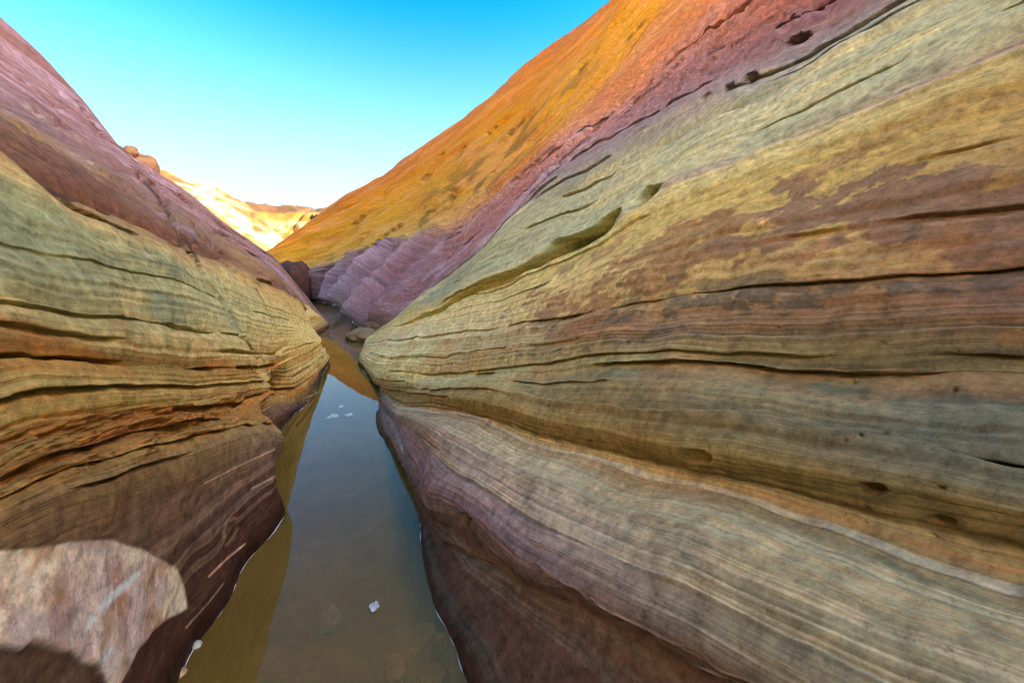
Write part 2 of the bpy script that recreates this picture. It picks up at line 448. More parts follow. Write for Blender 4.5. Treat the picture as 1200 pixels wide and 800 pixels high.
# oblique scaly joints on the upper slope
jx = (X * .4 + Z * .5 - Y * .9)
sc_ = fbm(Y * 1.1 + .3 * X, S2 * 6.5, X * .25, 4, 35)
D += .06 * up * (1 - .5 * sstep(7, 9, Y)) * (sc_ - np.floor(sc_ * 3) / 3) * np.clip(Tc, .3, 1.2)
D += .018 * up * fbm(Y * 3, S2 * 22, X, 4, 36, .6)
# flutes where run-off has carved the far mauve wall
fl = np.zeros_like(X)
Yl = Y + .55 * (Z - .4) + .25 * fbm(X * .8, Y * .8, Z * .8, 2, 41)
for a0, amp, w in [(19.4, .30, .9), (17.0, .34, 1.0), (13.7, .42, 1.1), (11.0, .3, .9), (9.0, .2, .7)]:
    fl += 1.7 * amp * np.exp(-np.abs(Yl - a0) / w * 1.8)
D += fl * sstep(3.0, 3.2, S2) * sstep(4.9, 3.7, S2) * sstep(8.2, 9.0, Y)
# ledge breaks: stepped partings along the beds
for s0, dp, seed in [(.86, .018, 1), (1.12, .03, 2), (1.29, .035, 3), (1.42, .02, 4), (1.66, .022, 5), (2.19, .05, 6), (2.75, .05, 7), (3.02, .09, 8), (3.7, .07, 9), (.72, .012, 10), (.45, .015, 11)]:
    q = Sw - s0 + .02 * noise1(Y * 1.3, 3, 50 + seed)
    on = sstep(-.15, .35, noise1(Y * .7 + 7 * seed, 2, 70 + seed))
    wdt = .05 if s0 < 2 else .1
    D -= dp * Tc * on * np.exp(-np.maximum(q, 0) / wdt) * sstep(-.004, .004, q)
hol = [       (857, 107, 9, 3, 35, .08), (881, 95, 12, 4, 35, .12), (935, 50, 17, 5, 26, .12), (925, 26, 7, 3, 25, .08), (966, 12, 17, 4, 28, .14), (1005, -2, 12, 4, 25, .12), (830, 120, 10, 3, 35, .04), (900, 44, 14, 3, 30, .06),
       (1021, 574, 17, 9, -8, .035), (818, 534, 20, 7, -10, .02), (1100, 617, 20, 6, -14, .02), (470, 343, 8, 5, 30, .05)]
front = (Y > .15) & (S2 > .9) & (S2 < 4.4) & (Y < 7.2)
dots = []
r_ = np.random.RandomState(3)
for _ in range(42):
    x = r_.uniform(620, 1190); dots.append((x, r_.uniform(360, 640), r_.uniform(1.3, 2.6), r_.uniform(1.0, 1.8), 0, .02))
D -= pits(G, N, dots, front)
def slot(G, pts, smask, ragged):
    """undercut slot: deepens downwards to a crisp lower lip; pts: px, py of the lip, height, depth"""
    PX, PY = project(G)
    pts = np.array(pts, float)
    q0, q1 = pts[0, :2], pts[-1, :2]
    ux = (q1 - q0) / np.linalg.norm(q1 - q0)
    t = (PX - q0[0]) * ux[0] + (PY - q0[1]) * ux[1]
    v = -((PX - q0[0]) * -ux[1] + (PY - q0[1]) * ux[0])             # above the chord
    tt = (pts[:, 0] - q0[0]) * ux[0] + (pts[:, 1] - q0[1]) * ux[1]
    vv = -((pts[:, 0] - q0[0]) * -ux[1] + (pts[:, 1] - q0[1]) * ux[0])
    lip = np.interp(t, tt, vv) + ragged * noise1(t / 22, 2, 66)
    hgt = np.interp(t, tt, pts[:, 2]) * (1 + .25 * noise1(t / 45, 2, 67)); dep = np.interp(t, tt, pts[:, 3])
    e = (v - lip) / np.maximum(hgt, .1)
    d = dep * sstep(-.06, .10, e) * sstep(1.0, .72, e) * (1 - .35 * np.clip(e, 0, 1))
    d = np.where((t > 0) & (t < tt[-1]) & (e > -.1) & (e < 1) & smask, d, 0)
    return np.nan_to_num(d)
HC = pits(G, N, hol, front)
HC = np.maximum(HC, slot(G, [(455, 385, 3, 0), (480, 378, 4, .08), (500, 372, 6, .14), (545, 354, 8, .18), (590, 335, 10, .24), (630, 319, 16, .34), (662, 303, 18, .55), (690, 290, 20, .62), (716, 270, 20, .60), (730, 250, 8, .05)], front, 1.2))
HC = np.maximum(HC, slot(G, [(735, 252, 3, .0), (750, 246, 12, .2), (768, 233, 18, .34), (778, 219, 4, .02)], front, .4))
gold = (S2 > 3.2) & (S2 < 8.2)
slits = [([(594, 137), (573, 157)], 2.6, .35), ([(625, 131), (603, 152), (587, 170)], 2.4, .3), ([(534, 222), (529, 234)], 3.2, .4), ([(520, 180), (510, 188)], 2, .25), ([(545, 170), (536, 185)], 2, .2),
         ([(760, 155), (722, 172), (690, 192), (652, 222), (600, 262)], 2.5, .10), ([(720, 130), (690, 160), (655, 190)], 2, .08), ([(800, 70), (770, 100), (740, 122)], 2, .12), ([(650, 170), (632, 186), (600, 212)], 2, .15),
         ([(470, 262), (440, 285), (420, 296)], 2, .2), ([(505, 200), (490, 218)], 2, .25), ([(430, 250), (415, 262)], 2, .3), ([(700, 60), (672, 92)], 2, .2), ([(760, 20), (735, 48)], 2, .2), ([(905, 20), (860, 52), (830, 62)], 2, .1)]
r_ = np.random.RandomState(21)
for _ in range(110):
    t_ = r_.rand(); cx = 390 + 520 * t_ + r_.uniform(-70, 70); cy = 270 - 262 * t_ + r_.uniform(-25, 75)
    ln = r_.uniform(5, 20) * (.6 + .8 * t_); an = math.radians(r_.uniform(34, 58))
    kx, ky = r_.uniform(-3, 3), r_.uniform(-3, 3)
    slits.append(([(cx - ln * math.cos(an), cy + ln * math.sin(an)), (cx + kx, cy + ky), (cx + ln * math.cos(an), cy - ln * math.sin(an))], r_.uniform(1.0, 1.9), r_.uniform(.05, .18)))
D -= cracks(G, slits, gold) * np.clip(Y / 11, .12, 1)
ledge = [([(520, 634), (545, 648), (580, 668), (606, 684), (650, 712)], 2.5, .02), ([(487, 508), (500, 518), (512, 526)], 2, .012)]
D -= cracks(G, ledge, (S2 < 1.3) & (Y > 0))
def partings(specs, S_, Y_, Tm, seed):
    U_ = np.zeros(S_.shape, np.float32)
    for k, (s0, dp, ds, cover) in enumerate(specs):
        q = s0 + .012 * noise1(Y_ * 1.1, 3, seed + k) - S_                 # > 0 below the parting
        on = sstep(.45 - cover, .75 - cover, noise1(Y_ * .9 + 5.3 * k, 3, seed + 40 + k))
        U_ = np.maximum(U_, dp * Tm * on * sstep(-.002, .004, q) * np.exp(-np.maximum(q, 0) / ds))
    return U_
FARD = 1 - .65 * sstep(7, 9, Y)
UC = FARD * partings([(.955, .08, .04, 1.0), (1.06, .05, .02, .7), (1.12, .04, .015, .5), (1.20, .05, .02, .6), (1.285, .06, .02, .8), (1.33, .05, .015, .6), (1.47, .03, .012, .4), (1.655, .05, .015, .8), (1.80, .025, .01, .35), (1.95, .025, .01, .35), (2.08, .03, .012, .4),
               (2.215, .06, .02, .6), (2.42, .04, .015, .4), (2.58, .05, .015, .45), (2.74, .07, .02, .6), (2.90, .05, .015, .5), (3.01, .09, .03, .8), (3.2, .06, .02, .5), (3.42, .06, .02, .45), (3.7, .07, .02, .5), (4.0, .06, .02, .45), (4.5, .05, .03, .4), (5.2, .05, .04, .35), (5.9, .06, .05, .4), (6.7, .06, .05, .4)], Sw, Y, Tc, 600)
sc1 = .018 * noise1(Y * 7, 3, 690) + .012 * np.abs(noise1(Y * 16, 2, 691))
RIM = np.zeros_like(UC)
for s0, dp, ds, c0 in [(.305, .10, .05, 1.0), (.235, .07, .03, .8), (.40, .03, .015, .5)]:
    q = s0 + sc1 - Sw
    on = sstep(.3 - c0, .6 - c0, noise1(Y * 1.3 + 9 * s0, 2, 692)) * sstep(3.6, 2.6, Y)
    UC = np.maximum(UC, dp * Tc * on * sstep(-.002, .004, q) * np.exp(-np.maximum(q, 0) / ds))
    RIM = np.maximum(RIM, on * sstep(-.016, -.006, q) * sstep(.002, -.003, q))
HC = np.maximum(HC, UC)
G = G + N * D[..., None] + HC[..., None] * np.array([.95, .12, .10])
X, Y, Z = G[..., 0], G[..., 1], G[..., 2]
GR = G.copy()
# bedding colours (photo colours; columns: near edge .45 m, 1.6 m, 4.6 m, 12 m along)
tabR = {-.6: [(74, 50, 38)] * 4, .05: [(84, 55, 42)] * 4, .19: [(100, 74, 66)] * 4, .26: [(118, 98, 92), (118, 98, 98), (110, 84, 82), (110, 84, 82)],
        .36: [(142, 128, 106), (132, 110, 108), (120, 92, 88), (120, 90, 90)], .48: [(150, 138, 110), (158, 138, 120), (124, 94, 86), (120, 90, 90)],
        .60: [(150, 136, 106), (150, 128, 104), (128, 98, 86), (120, 90, 90)], .70: [(162, 150, 120), (178, 160, 130), (138, 108, 94), (120, 90, 90)],
        .82: [(152, 134, 102), (164, 138, 104), (146, 118, 96), (120, 90, 90)], .90: [(172, 158, 124), (188, 172, 136), (150, 128, 98), (120, 90, 90)],
        .96: [(104, 92, 62), (120, 96, 54), (130, 108, 70), (120, 90, 90)], 1.04: [(126, 112, 78), (148, 124, 74), (142, 124, 84), (120, 90, 90)],
        1.14: [(96, 94, 78), (140, 118, 78), (146, 132, 92), (120, 90, 90)], 1.24: [(100, 98, 82), (128, 116, 84), (152, 140, 100), (120, 90, 90)],
        1.31: [(128, 118, 86), (148, 134, 94), (166, 154, 112), (120, 90, 90)], 1.42: [(104, 88, 70), (118, 104, 80), (164, 154, 116), (120, 90, 90)],
        1.58: [(122, 90, 68), (136, 108, 78), (160, 152, 116), (120, 95, 90)], 1.68: [(136, 100, 70), (164, 142, 92), (168, 160, 128), (130, 110, 95)],
        1.85: [(140, 108, 72), (168, 146, 90), (170, 158, 118), (140, 120, 95)], 2.05: [(158, 136, 86), (172, 152, 92), (164, 150, 104), (140, 125, 95)],
        2.18: [(164, 148, 96), (176, 168, 122), (150, 136, 88), (140, 125, 95)], 2.23: [(130, 104, 102), (150, 130, 120), (150, 138, 98), (140, 125, 95)],
        2.34: [(154, 158, 134), (172, 176, 146), (160, 158, 120), (140, 130, 100)], 2.60: [(178, 184, 148), (176, 180, 150), (156, 152, 114), (150, 130, 110)],
        2.86: [(154, 156, 136), (168, 168, 146), (150, 146, 122), (140, 110, 105)], 3.02: [(134, 118, 124), (150, 138, 140), (140, 122, 124), (134, 98, 104)],
        3.3: [(122, 88, 92), (136, 102, 108), (150, 118, 126), (136, 92, 98)], 3.8: [(132, 86, 82), (162, 102, 88), (166, 122, 120), (130, 88, 96)],
        4.1: [(168, 104, 76), (178, 108, 78), (178, 126, 112), (130, 98, 102)], 4.35: [(176, 104, 66), (188, 106, 64), (188, 122, 82), (186, 146, 88)],
        4.9: [(180, 104, 58), (190, 106, 58), (190, 122, 66), (192, 148, 72)], 5.3: [(200, 128, 20), (206, 136, 14), (206, 140, 10), (198, 140, 30)],
        6.4: [(204, 134, 18), (210, 142, 14), (208, 138, 10), (200, 132, 20)], 7.2: [(194, 124, 36), (198, 130, 40), (198, 124, 30), (196, 122, 28)], 8.0: [(174, 108, 78)] * 4, 11: [(174, 108, 78)] * 4}
band = .03 * noise1(Sw * 9, 3, 81) * np.clip(S2, .3, 1.5)
def tone(k, v):      # correct single beds: near edge, nose, far gold
    q = [np.array(c, float) for c in v]
    if .3 < k < .95: q[0] *= .92; q[1] *= 1.07; q[2] *= 1.08
    if 1.2 < k < 2.3: q[2] *= 1.22; q[1] *= 1.07
    if k > 4.3: q[3] *= .90; q[2] *= .95
    if 3.0 < k < 4.2: q[3] *= .92; q[0] *= .88; q[1] *= .9
    return [tuple(c) for c in q]
tabR = {k: tone(k, v) for k, v in tabR.items()}
Cc = table_colour(tabR, [.45, 1.6, 4.6, 12], S2 + .025 * wob * np.clip(S2 / 2, .4, 1.6) + band + .02 * fbm(X * 3, Y * 3, Z * 3, 4, 82), np.maximum(Y, .3))
dk = sstep(.02, .07, S2) * sstep(.27, .2, S2) * sstep(4.2, 3.4, Y)
Cc = mixc(Cc, (112, 98, 84), .75 * dk * sstep(-.1, .35, noise1(Sw * 34, 3, 87, .6))); Cc = mixc(Cc, (70, 46, 38), .6 * dk * sstep(.1, .4, noise1(Sw * 50 + 3, 3, 88, .6)))
# fine cream, rust and mauve laminae in the lower shelf
la = noise1(Sw * 52, 3, 83, .65)
lowm = sstep(.25, .4, S2) * sstep(1.02, .93, S2)
Cc = mixc(Cc, (200, 186, 158), .42 * lowm * sstep(.2, .7, la)); Cc = mixc(Cc, (156, 116, 80), .32 * lowm * sstep(.2, .6, noise1(Sw * 44 + 9, 3, 85, .6)))
Cc = mixc(Cc, (118, 96, 98), .5 * lowm * sstep(.1, .6, noise1(Sw * 36 + 4, 3, 86, .6)) * sstep(.6, 2.4, Y + 1.5 * (.8 - S2)))
Cc = mixc(Cc, (196, 178, 178), .7 * RIM)
pale = sstep(.5, .9, noise1(Sw * 17 + 2.5, 2, 112, .5)) * lowm
Cc = mixc(Cc, (198, 200, 190), .6 * pale * sstep(.5, .62, S2)); Cc = mixc(Cc, (180, 142, 98), .4 * sstep(.45, .8, noise1(Sw * 19 + 7.7, 2, 113, .5)) * lowm * sstep(.5, .62, S2))
Cc = mixc(Cc, (122, 92, 104), .5 * sstep(.5, .38, S2) * sstep(.26, .32, S2) * sstep(3.4, 2.4, Y) * sstep(.4, 1.2, Y))
# rust coloured varnish patches and blue-grey lichen stains on the tan beds
wp = .4 * fbm(Y * 4 + 2, S2 * 10, X * 3, 4, 90)
pat = .7 * fbm(Y * 2.2 + X + wp, S2 * 5.5 + wp, X * .8, 3, 91, .5) + .6 * fbm(Y * 6.5 + X * 2, S2 * 15, X * 2, 5, 93, .62)
zone = sstep(1.38, 1.55, S2) * sstep(2.16, 1.9, S2) * sstep(4.2, 1.8, Y)
thr = .30 - .42 * sstep(1.95, 1.45, S2) * sstep(1.6, .6, Y) + .10 * sstep(1.9, 2.1, S2)
pm = sstep(-.015, .03, pat - thr) * zone
Cc = mixc(Cc, (132, 94, 68), .7 * pm); Cc = mixc(Cc, (112, 92, 80), .6 * pm * sstep(0, .4, fbm(Y * 3, S2 * 6, X, 3, 92)))
wq = .35 * fbm(Y * 5, S2 * 14, X * 4, 4, 94)
pat2 = fbm(Y * 4 + 5 + wq, S2 * 11 + wq * 1.7, X * 2 + wq, 6, 95, .66)
z2 = sstep(1.30, 1.4, S2) * sstep(1.86, 1.6, S2) * sstep(3.0, 1.5, Y)
Cc = mixc(Cc, (86, 80, 70), .75 * z2 * sstep(.18, .40, pat2 + .2 * fbm(Y * 14, S2 * 40, X * 9, 3, 96)))
z3 = sstep(1.0, 1.1, S2) * sstep(1.42, 1.3, S2) * sstep(2.2, .8, Y)
Cc = mixc(Cc, (82, 82, 70), .55 * z3 * sstep(-.1, .4, fbm(Y * 1.5, Sw * 26, X, 4, 97)))
Cc = mixc(Cc, (150, 108, 72), .4 * sstep(.36, .5, fbm(Y * 2.6 + 3, S2 * 8, X, 4, 98)) * sstep(1.05, 1.2, S2) * sstep(1.62, 1.4, S2))
Cc = mixc(Cc, (182, 138, 86), .45 * sstep(.22, .4, fbm(Y * 2.2, S2 * 9 + 3, X, 4, 99)) * sstep(1.3, 1.4, S2) * sstep(1.8, 1.6, S2) * sstep(1.6, 3.0, Y))
# upper slope: streaks of rust, rose and pale stone running with the joints, olive varnish low on the gold
stk = fbm(Y * 1.3 + .4 * X, S2 * 8, X * .3, 6, 101, .62)
hi = sstep(3.9, 4.4, S2)
Cc = mixc(Cc, (172, 88, 36), .5 * hi * sstep(.1, .5, stk)); Cc = mixc(Cc, (204, 146, 84), .4 * hi * sstep(.1, .5, -stk) * sstep(6.8, 4.6, S2))
Cc = mixc(Cc, (196, 136, 84), .35 * hi * sstep(.1, .4, fbm(Y * .9 + 4, S2 * 5, X * .3, 5, 102)))
Cc = mixc(Cc, (112, 82, 26), .7 * sstep(4.6, 5.1, S2) * sstep(6.3, 5.6, S2) * sstep(.0, .35, fbm(X * 1.6, Y * 1.2, Z * 2.4, 5, 103)) * sstep(6, 8, Y) * sstep(17, 13, Y))
mv = sstep(2.95, 3.1, S2) * sstep(4.3, 3.9, S2)
Cc = mixc(Cc, (186, 168, 186), .45 * mv * sstep(10, 7, Y) * sstep(.0, .45, fbm(Y * .9 + 8, S2 * 7, X * .3, 5, 104)) * sstep(2.5, 5, Y)); Cc = mixc(Cc, (108, 66, 60), .5 * mv * sstep(.05, .5, fbm(X * 1.4, Y * 1.4, Z * 2.2, 5, 105)) * sstep(8, 10, Y))
Cc = mixc(Cc, (176, 150, 168), .5 * mv * np.clip(fl * 1.9 - .25, 0, 1) * sstep(8.2, 9.0, Y))
gr = sstep(2.2, 2.3, S2) * sstep(3.05, 2.9, S2)
Cc = mixc(Cc, (122, 128, 112), .45 * gr * sstep(.05, .5, fbm(Y * 1.6, S2 * 12, X, 5, 106))); Cc = mixc(Cc, (196, 188, 140), .5 * gr * sstep(.1, .5, fbm(Y * 1.5 + 6, S2 * 9, X, 5, 107)))
ALB = np.array([1.34, 1.40, 1.16])
Cc = mixc(Cc, (60, 38, 24), .7 * cracks(G, [(q_[0], q_[1], 1.0) for q_ in slits[:15]], gold))  # shade inside the slits painted dark into the bed colour
LAM = 1.0 - .62 * sstep(1.3, 1.6, S2) * (.75 + .25 * sstep(-.3, .3, fbm(X * 1.2, Y * 1.2, S2 * 3, 3, 111))) + .0 * S2 + .85 * sstep(2.95, 3.2, S2)
strataR = strata_material('layered_sandstone', True)
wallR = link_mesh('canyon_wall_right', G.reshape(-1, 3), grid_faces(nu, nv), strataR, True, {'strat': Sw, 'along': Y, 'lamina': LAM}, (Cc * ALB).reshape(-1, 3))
tag(wallR, 'tall banded sandstone slope with gold top, mauve middle and cream flowing base', None, None, 'structure')

# ---- left wall
def poly_sd(poly, X, Y):
    """signed distance (positive inside) to a polygon"""
    best = np.full(X.shape, 1e9); ins = np.zeros(X.shape, bool)
    for (x0, y0), (x1, y1) in zip(poly, poly[1:] + poly[:1]):
        t = np.clip(((X - x0) * (x1 - x0) + (Y - y0) * (y1 - y0)) / ((x1 - x0) ** 2 + (y1 - y0) ** 2), 0, 1)
        best = np.minimum(best, np.hypot(X - x0 - t * (x1 - x0), Y - y0 - t * (y1 - y0)))
        c = ((y0 > Y) != (y1 > Y))
        ins ^= c & (X < (x1 - x0) * (Y - y0) / (y1 - y0 + 1e-9) + x0)
    return np.where(ins, best, -best)
FLAKE = [(-150, 668), (-60, 652), (0, 645), (40, 641), (70, 637), (110, 632), (140, 631), (168, 640), (190, 652), (208, 664), (216, 680), (220, 700), (222, 712), (210, 718), (196, 726), (184, 736), (175, 747), (162, 762), (150, 779), (138, 802), (128, 830), (122, 800), (116, 781), (104, 777), (96, 774), (84, 761), (72, 762), (56, 756), (36, 752), (25, 761), (0, 755), (-60, 775), (-150, 800)]
def tailL(p, z, dz=.1):
    return [W(p - .05, .4, z + dz * .3), W(p - .12, -1.5, z + dz), W(p - .2, -6, z + dz), W(p - .2, E_NEAR, z + dz)]
TIP = 13.5
wl_L = [W(-.7, TIP, 0), W(-.30, 11.6, 0), onz(387, 381), onz(372, 392), W(-.62, 8.2, 0), W(-.60, 7.5, 0), onz(386, 421), onz(375, 445), onz(372, 460), onz(340, 490), W(-.62, 3.3, 0), W(-.50, 2.75, 0), onz(333, 603), onz(287, 660), onz(257, 716), onz(227, 758), onz(205, 800), W(-.54, .9, 0), W(-.5, 0, 0), W(-.5, -4, 0), W(-.5, E_NEAR, 0)]
def ends(p, z):
    return [W(p - .5, TIP, z - .9), W(p - .05, 12.4, z - .3)]
m0 = [q + W(.12, 0, -.6) for q in wl_L]
m1 = [q - W(0, 0, .5) if q[1] > 11.2 else q for q in wl_L]
m2 = [W(-.8, TIP, -.45), W(-.30, 11.6, -.35), W(-.26, 10.8, .04), W(-.50, 9.3, .06), W(-.70, 8.2, .08), W(-.66, 7.5, .06), W(-.24, 6.6, .06), W(-.30, 5.4, .07), ona(360, 465, 4.8), W(-.58, 3.9, .17), W(-.68, 3.3, .22), ona(337, 512, 2.75), ona(322, 510, 2.50), L(240, 540), L(150, 575), L(0, 640)] + tailL(-.75, .78)
m3 = [W(-.9, TIP, -.40), W(-.34, 11.6, -.3), W(-.32, 10.8, .10), W(-.56, 9.3, .14), W(-.78, 8.2, .2), W(-.72, 7.5, .16), ona(383, 418, 6.5), ona(372, 432, 5.5), ona(352, 450, 4.7), W(-.62, 3.9, .34), ona(324, 458, 3.25), ona(300, 463, 2.9), L(250, 470), L(120, 490), L(0, 525)] + tailL(-.82, .94)
m4 = [W(-1.0, TIP, -.35), W(-.38, 11.6, -.25), W(-.38, 10.8, .18), W(-.62, 9.3, .3), W(-.84, 8.2, .36), W(-.76, 7.4, .30), ona(376, 402, 6.5), ona(362, 412, 5.4), ona(340, 422, 4.6), L(310, 428), L(150, 425), L(0, 415)] + tailL(-.92, 1.12)
m5 = [W(-1.1, TIP, -.30), W(-.44, 11.6, -.2), W(-.46, 10.8, .26), W(-.72, 9.3, .5), W(-.92, 8.2, .6), W(-.86, 7.4, .56), ona(368, 387, 6.6), ona(350, 382, 5.7), L(300, 370), L(200, 335), L(100, 320), L(0, 300)] + tailL(-1.1, 1.42)
m6 = [W(-1.2, TIP, -.25), W(-.5, 11.6, -.14), W(-.56, 10.8, .36), W(-.82, 9.3, .72), W(-1.0, 8.2, .88), ona(361, 363, 7.3), ona(350, 350, 6.7), L(300, 325), L(220, 290), L(130, 250), L(60, 220), L(0, 165)] + tailL(-1.5, 2.0)
mc = [W(-1.4, TIP, -.2), W(-.6, 11.6, -.1), ona(386, 380, 11.0), ona(375, 367, 10.7), ona(350, 335, 10.3), ona(318, 299, 9.8), ona(270, 267, 9.1), ona(215, 224, 8.5), ona(180, 202, 8.1), ona(150, 184, 7.8), ona(110, 154, 7.5), ona(60, 96, 7.1), ona(0, 24, 6.6), W(-4.0, 4.6, 4.8), W(-4.4, 2, 5.2), W(-4.6, -3, 5.4), W(-4.6, E_NEAR, 5.5)]
# added unseen slope behind the left shoulder, to bounce warm sunlight onto the right wall
mb = [c + W(-.9, .35, -.12) if c[1] > 5 else W(-8.5, c[1] - .4, 12.0) for c in mc]
mb2 = [c + W(-7, .8, -5) if c[1] > 5 else W(-22, c[1] - 1.5, 36.0) for c in mc]
mm1 = chord(m6, mc, .33, -.16); mm2 = chord(m6, mc, .68, -.24)
rowsL = [m0, m1, m2, m3, m4, m5, m6, mm1, mm2, mc, mb, mb2]
sL = [-.6, 0, .36, .66, .92, 1.26, 1.62, 2.15, 2.7, 3.2, 3.6, 5]
cL = [14, 150, 90, 60, 70, 80, 44, 43, 43, 24, 24]
AL = stations(E_NEAR, TIP, 880, 1.0, 1.3)
G, sv = loft(rowsL, sL, cL, AL)
G = smooth1(G, 3, 0); G = smooth1(G, 5, 1)
nu, nv = G.shape[:2]
S2 = np.broadcast_to(sv[None], (nu, nv)).copy()
N = normals(G)
if N[nu // 2, nv // 2, 0] < 0: N = -N
T = np.linalg.norm(np.gradient(G, axis=1), axis=-1) / np.gradient(sv)[None]
Tc = np.clip(T, 0, 1.6)
X, Y, Z = G[..., 0], G[..., 1], G[..., 2]
wob = fbm(X * .9, Y * .9, Z * .9, 3, 211)
Sw = S2 + .012 * wob + .006 * fbm(X * 5, Y * 5, Z * 5, 3, 212)
up = sstep(1.5, 1.9, S2)
D = (.15 + .85 * sstep(.3, .6, S2)) * ((.018 - .011 * sstep(.9, 1.1, S2)) * Tc * noise1(Sw * 7, 3, 221, .45) + .0035 * Tc * noise1(Sw * 55, 2, 222)) * (1 - .5 * up)
D += .05 * fbm(X * .9, Y * .7, Z * .9, 3, 231) * sstep(0, .6, S2)
D += .011 * fbm(X * 6, Y * 6, Z * 6, 4, 232)
jx = (-X * .5 + Z * .3 + Y * .2)
D += .03 * up * fbm(Y * .9, S2 * 8, X * .3, 5, 233, .55)
sc_ = fbm(Y * .8 + 3, S2 * 6, X * .2, 4, 235)
D += .035 * up * (sc_ - np.floor(sc_ * 3) / 3)
for s0, dp, seed in [(.40, .02, 1), (.50, .03, 12), (.62, .05, 2), (.68, .04, 13), (.80, .05, 3), (.92, .06, 4), (1.02, .03, 5), (1.1, .02, 14), (1.62, .07, 6), (1.95, .04, 7), (2.4, .05, 8)]:
    q = Sw - s0 + .025 * noise1(Y * 1.3, 3, 250 + seed)
    on = sstep(-.25, .3, noise1(Y * .7 + 7 * seed, 2, 270 + seed))
    D -= dp * Tc * on * np.exp(-np.maximum(q, 0) / .05) * sstep(-.004, .004, q)
D *= 1 - .6 * sstep(2.5, 2.9, S2)
rg = sstep(.42, .5, S2) * sstep(.72, .66, S2) * sstep(3.2, 2.2, Y)       # crumbly rust bed
D += .022 * rg * fbm(Y * 7, S2 * 26, X * 6, 4, 241, .6)
jn = [([(165, 208), (190, 237), (211, 272), (225, 293), (237, 316), (243, 328)], 2.8, .2), ([(243, 328), (262, 352), (286, 396), (308, 420), (322, 455), (332, 480)], 2.4, .03),
      ([(241, 279), (252, 290), (261, 298)], 2.2, .10), ([(227, 280), (233, 288)], 2, .08), ([(274, 271), (287, 280)], 2, .10), ([(251, 271), (266, 277)], 1.8, .06), ([(210, 228), (219, 237)], 1.8, .06), ([(292, 296), (300, 301)], 1.6, .06),
      ([(60, 224), (90, 245), (130, 262), (160, 275)], 3, .05), ([(90, 118), (120, 160)], 2, .05), ([(300, 338), (318, 372), (330, 392)], 1.3, .012), ([(350, 470), (345, 488)], 1.5, .02)]
r_ = np.random.RandomState(22)
for _ in range(60):
    t_ = r_.rand(); cx = 5 + 310 * t_; cy = 60 + 225 * t_ + r_.uniform(0, 110) * (1 - .7 * t_)
    ln = r_.uniform(5, 18); an = math.radians(r_.uniform(28, 48))
    jn.append(([(cx - ln * math.cos(an), cy - ln * math.sin(an)), (cx + r_.uniform(-2, 2), cy + r_.uniform(-2, 2)), (cx + ln * math.cos(an), cy + ln * math.sin(an))], r_.uniform(1.0, 1.7), r_.uniform(.02, .06)))
D -= cracks(G, jn, (Y > .5) & (Y < 11) & (S2 < 3.15))
# a pale face where the outer bed has flaked away; its lower edge stands proud
PX, PY = project(G)
near_ = (Y > .4) & (Y < 3.2) & (PX > -170) & (PX < 260) & (PY > 600) & (PY < 860)
sd = np.full(PX.shape, -99.0)
sd[near_] = poly_sd(FLAKE, PX[near_], PY[near_])
sd = sd + .8 * fbm(X * 14, Y * 14, Z * 14, 3, 251)
FM = sstep(-2.0, 2.0, sd)
FMd = sstep(-5.5, 5.5, sd)
tq = np.clip((PY - 640) / 150, 0, 1); tq = np.nan_to_num(tq)
D = D * (1 - .85 * FMd) + FMd * (-.014 + .030 * tq ** 1.3 + .004 * fbm(X * 8, Y * 8, Z * 8, 4, 252) + .0015 * fbm(X * 40, Y * 40, Z * 40, 3, 253))
UC = partings([(.40, .06, .02, .5), (.47, .08, .02, .6), (.56, .09, .025, .7), (.645, .12, .03, .8), (.70, .08, .02, .6), (.79, .10, .025, .7), (.925, .14, .03, .9), (1.02, .07, .02, .6), (1.10, .05, .015, .5), (1.3, .03, .01, .3), (1.63, .12, .04, .8), (1.85, .05, .02, .5), (2.05, .06, .02, .5), (2.3, .06, .02, .5), (2.6, .06, .02, .45), (2.85, .06, .02, .5)], Sw, Y, np.clip(Tc, 0, .8), 650) * (1 - FM) * .75
G = G + N * D[..., None] + UC[..., None] * np.array([-.97, .08, .10])
X, Y, Z = G[..., 0], G[..., 1], G[..., 2]
GL = G.copy()
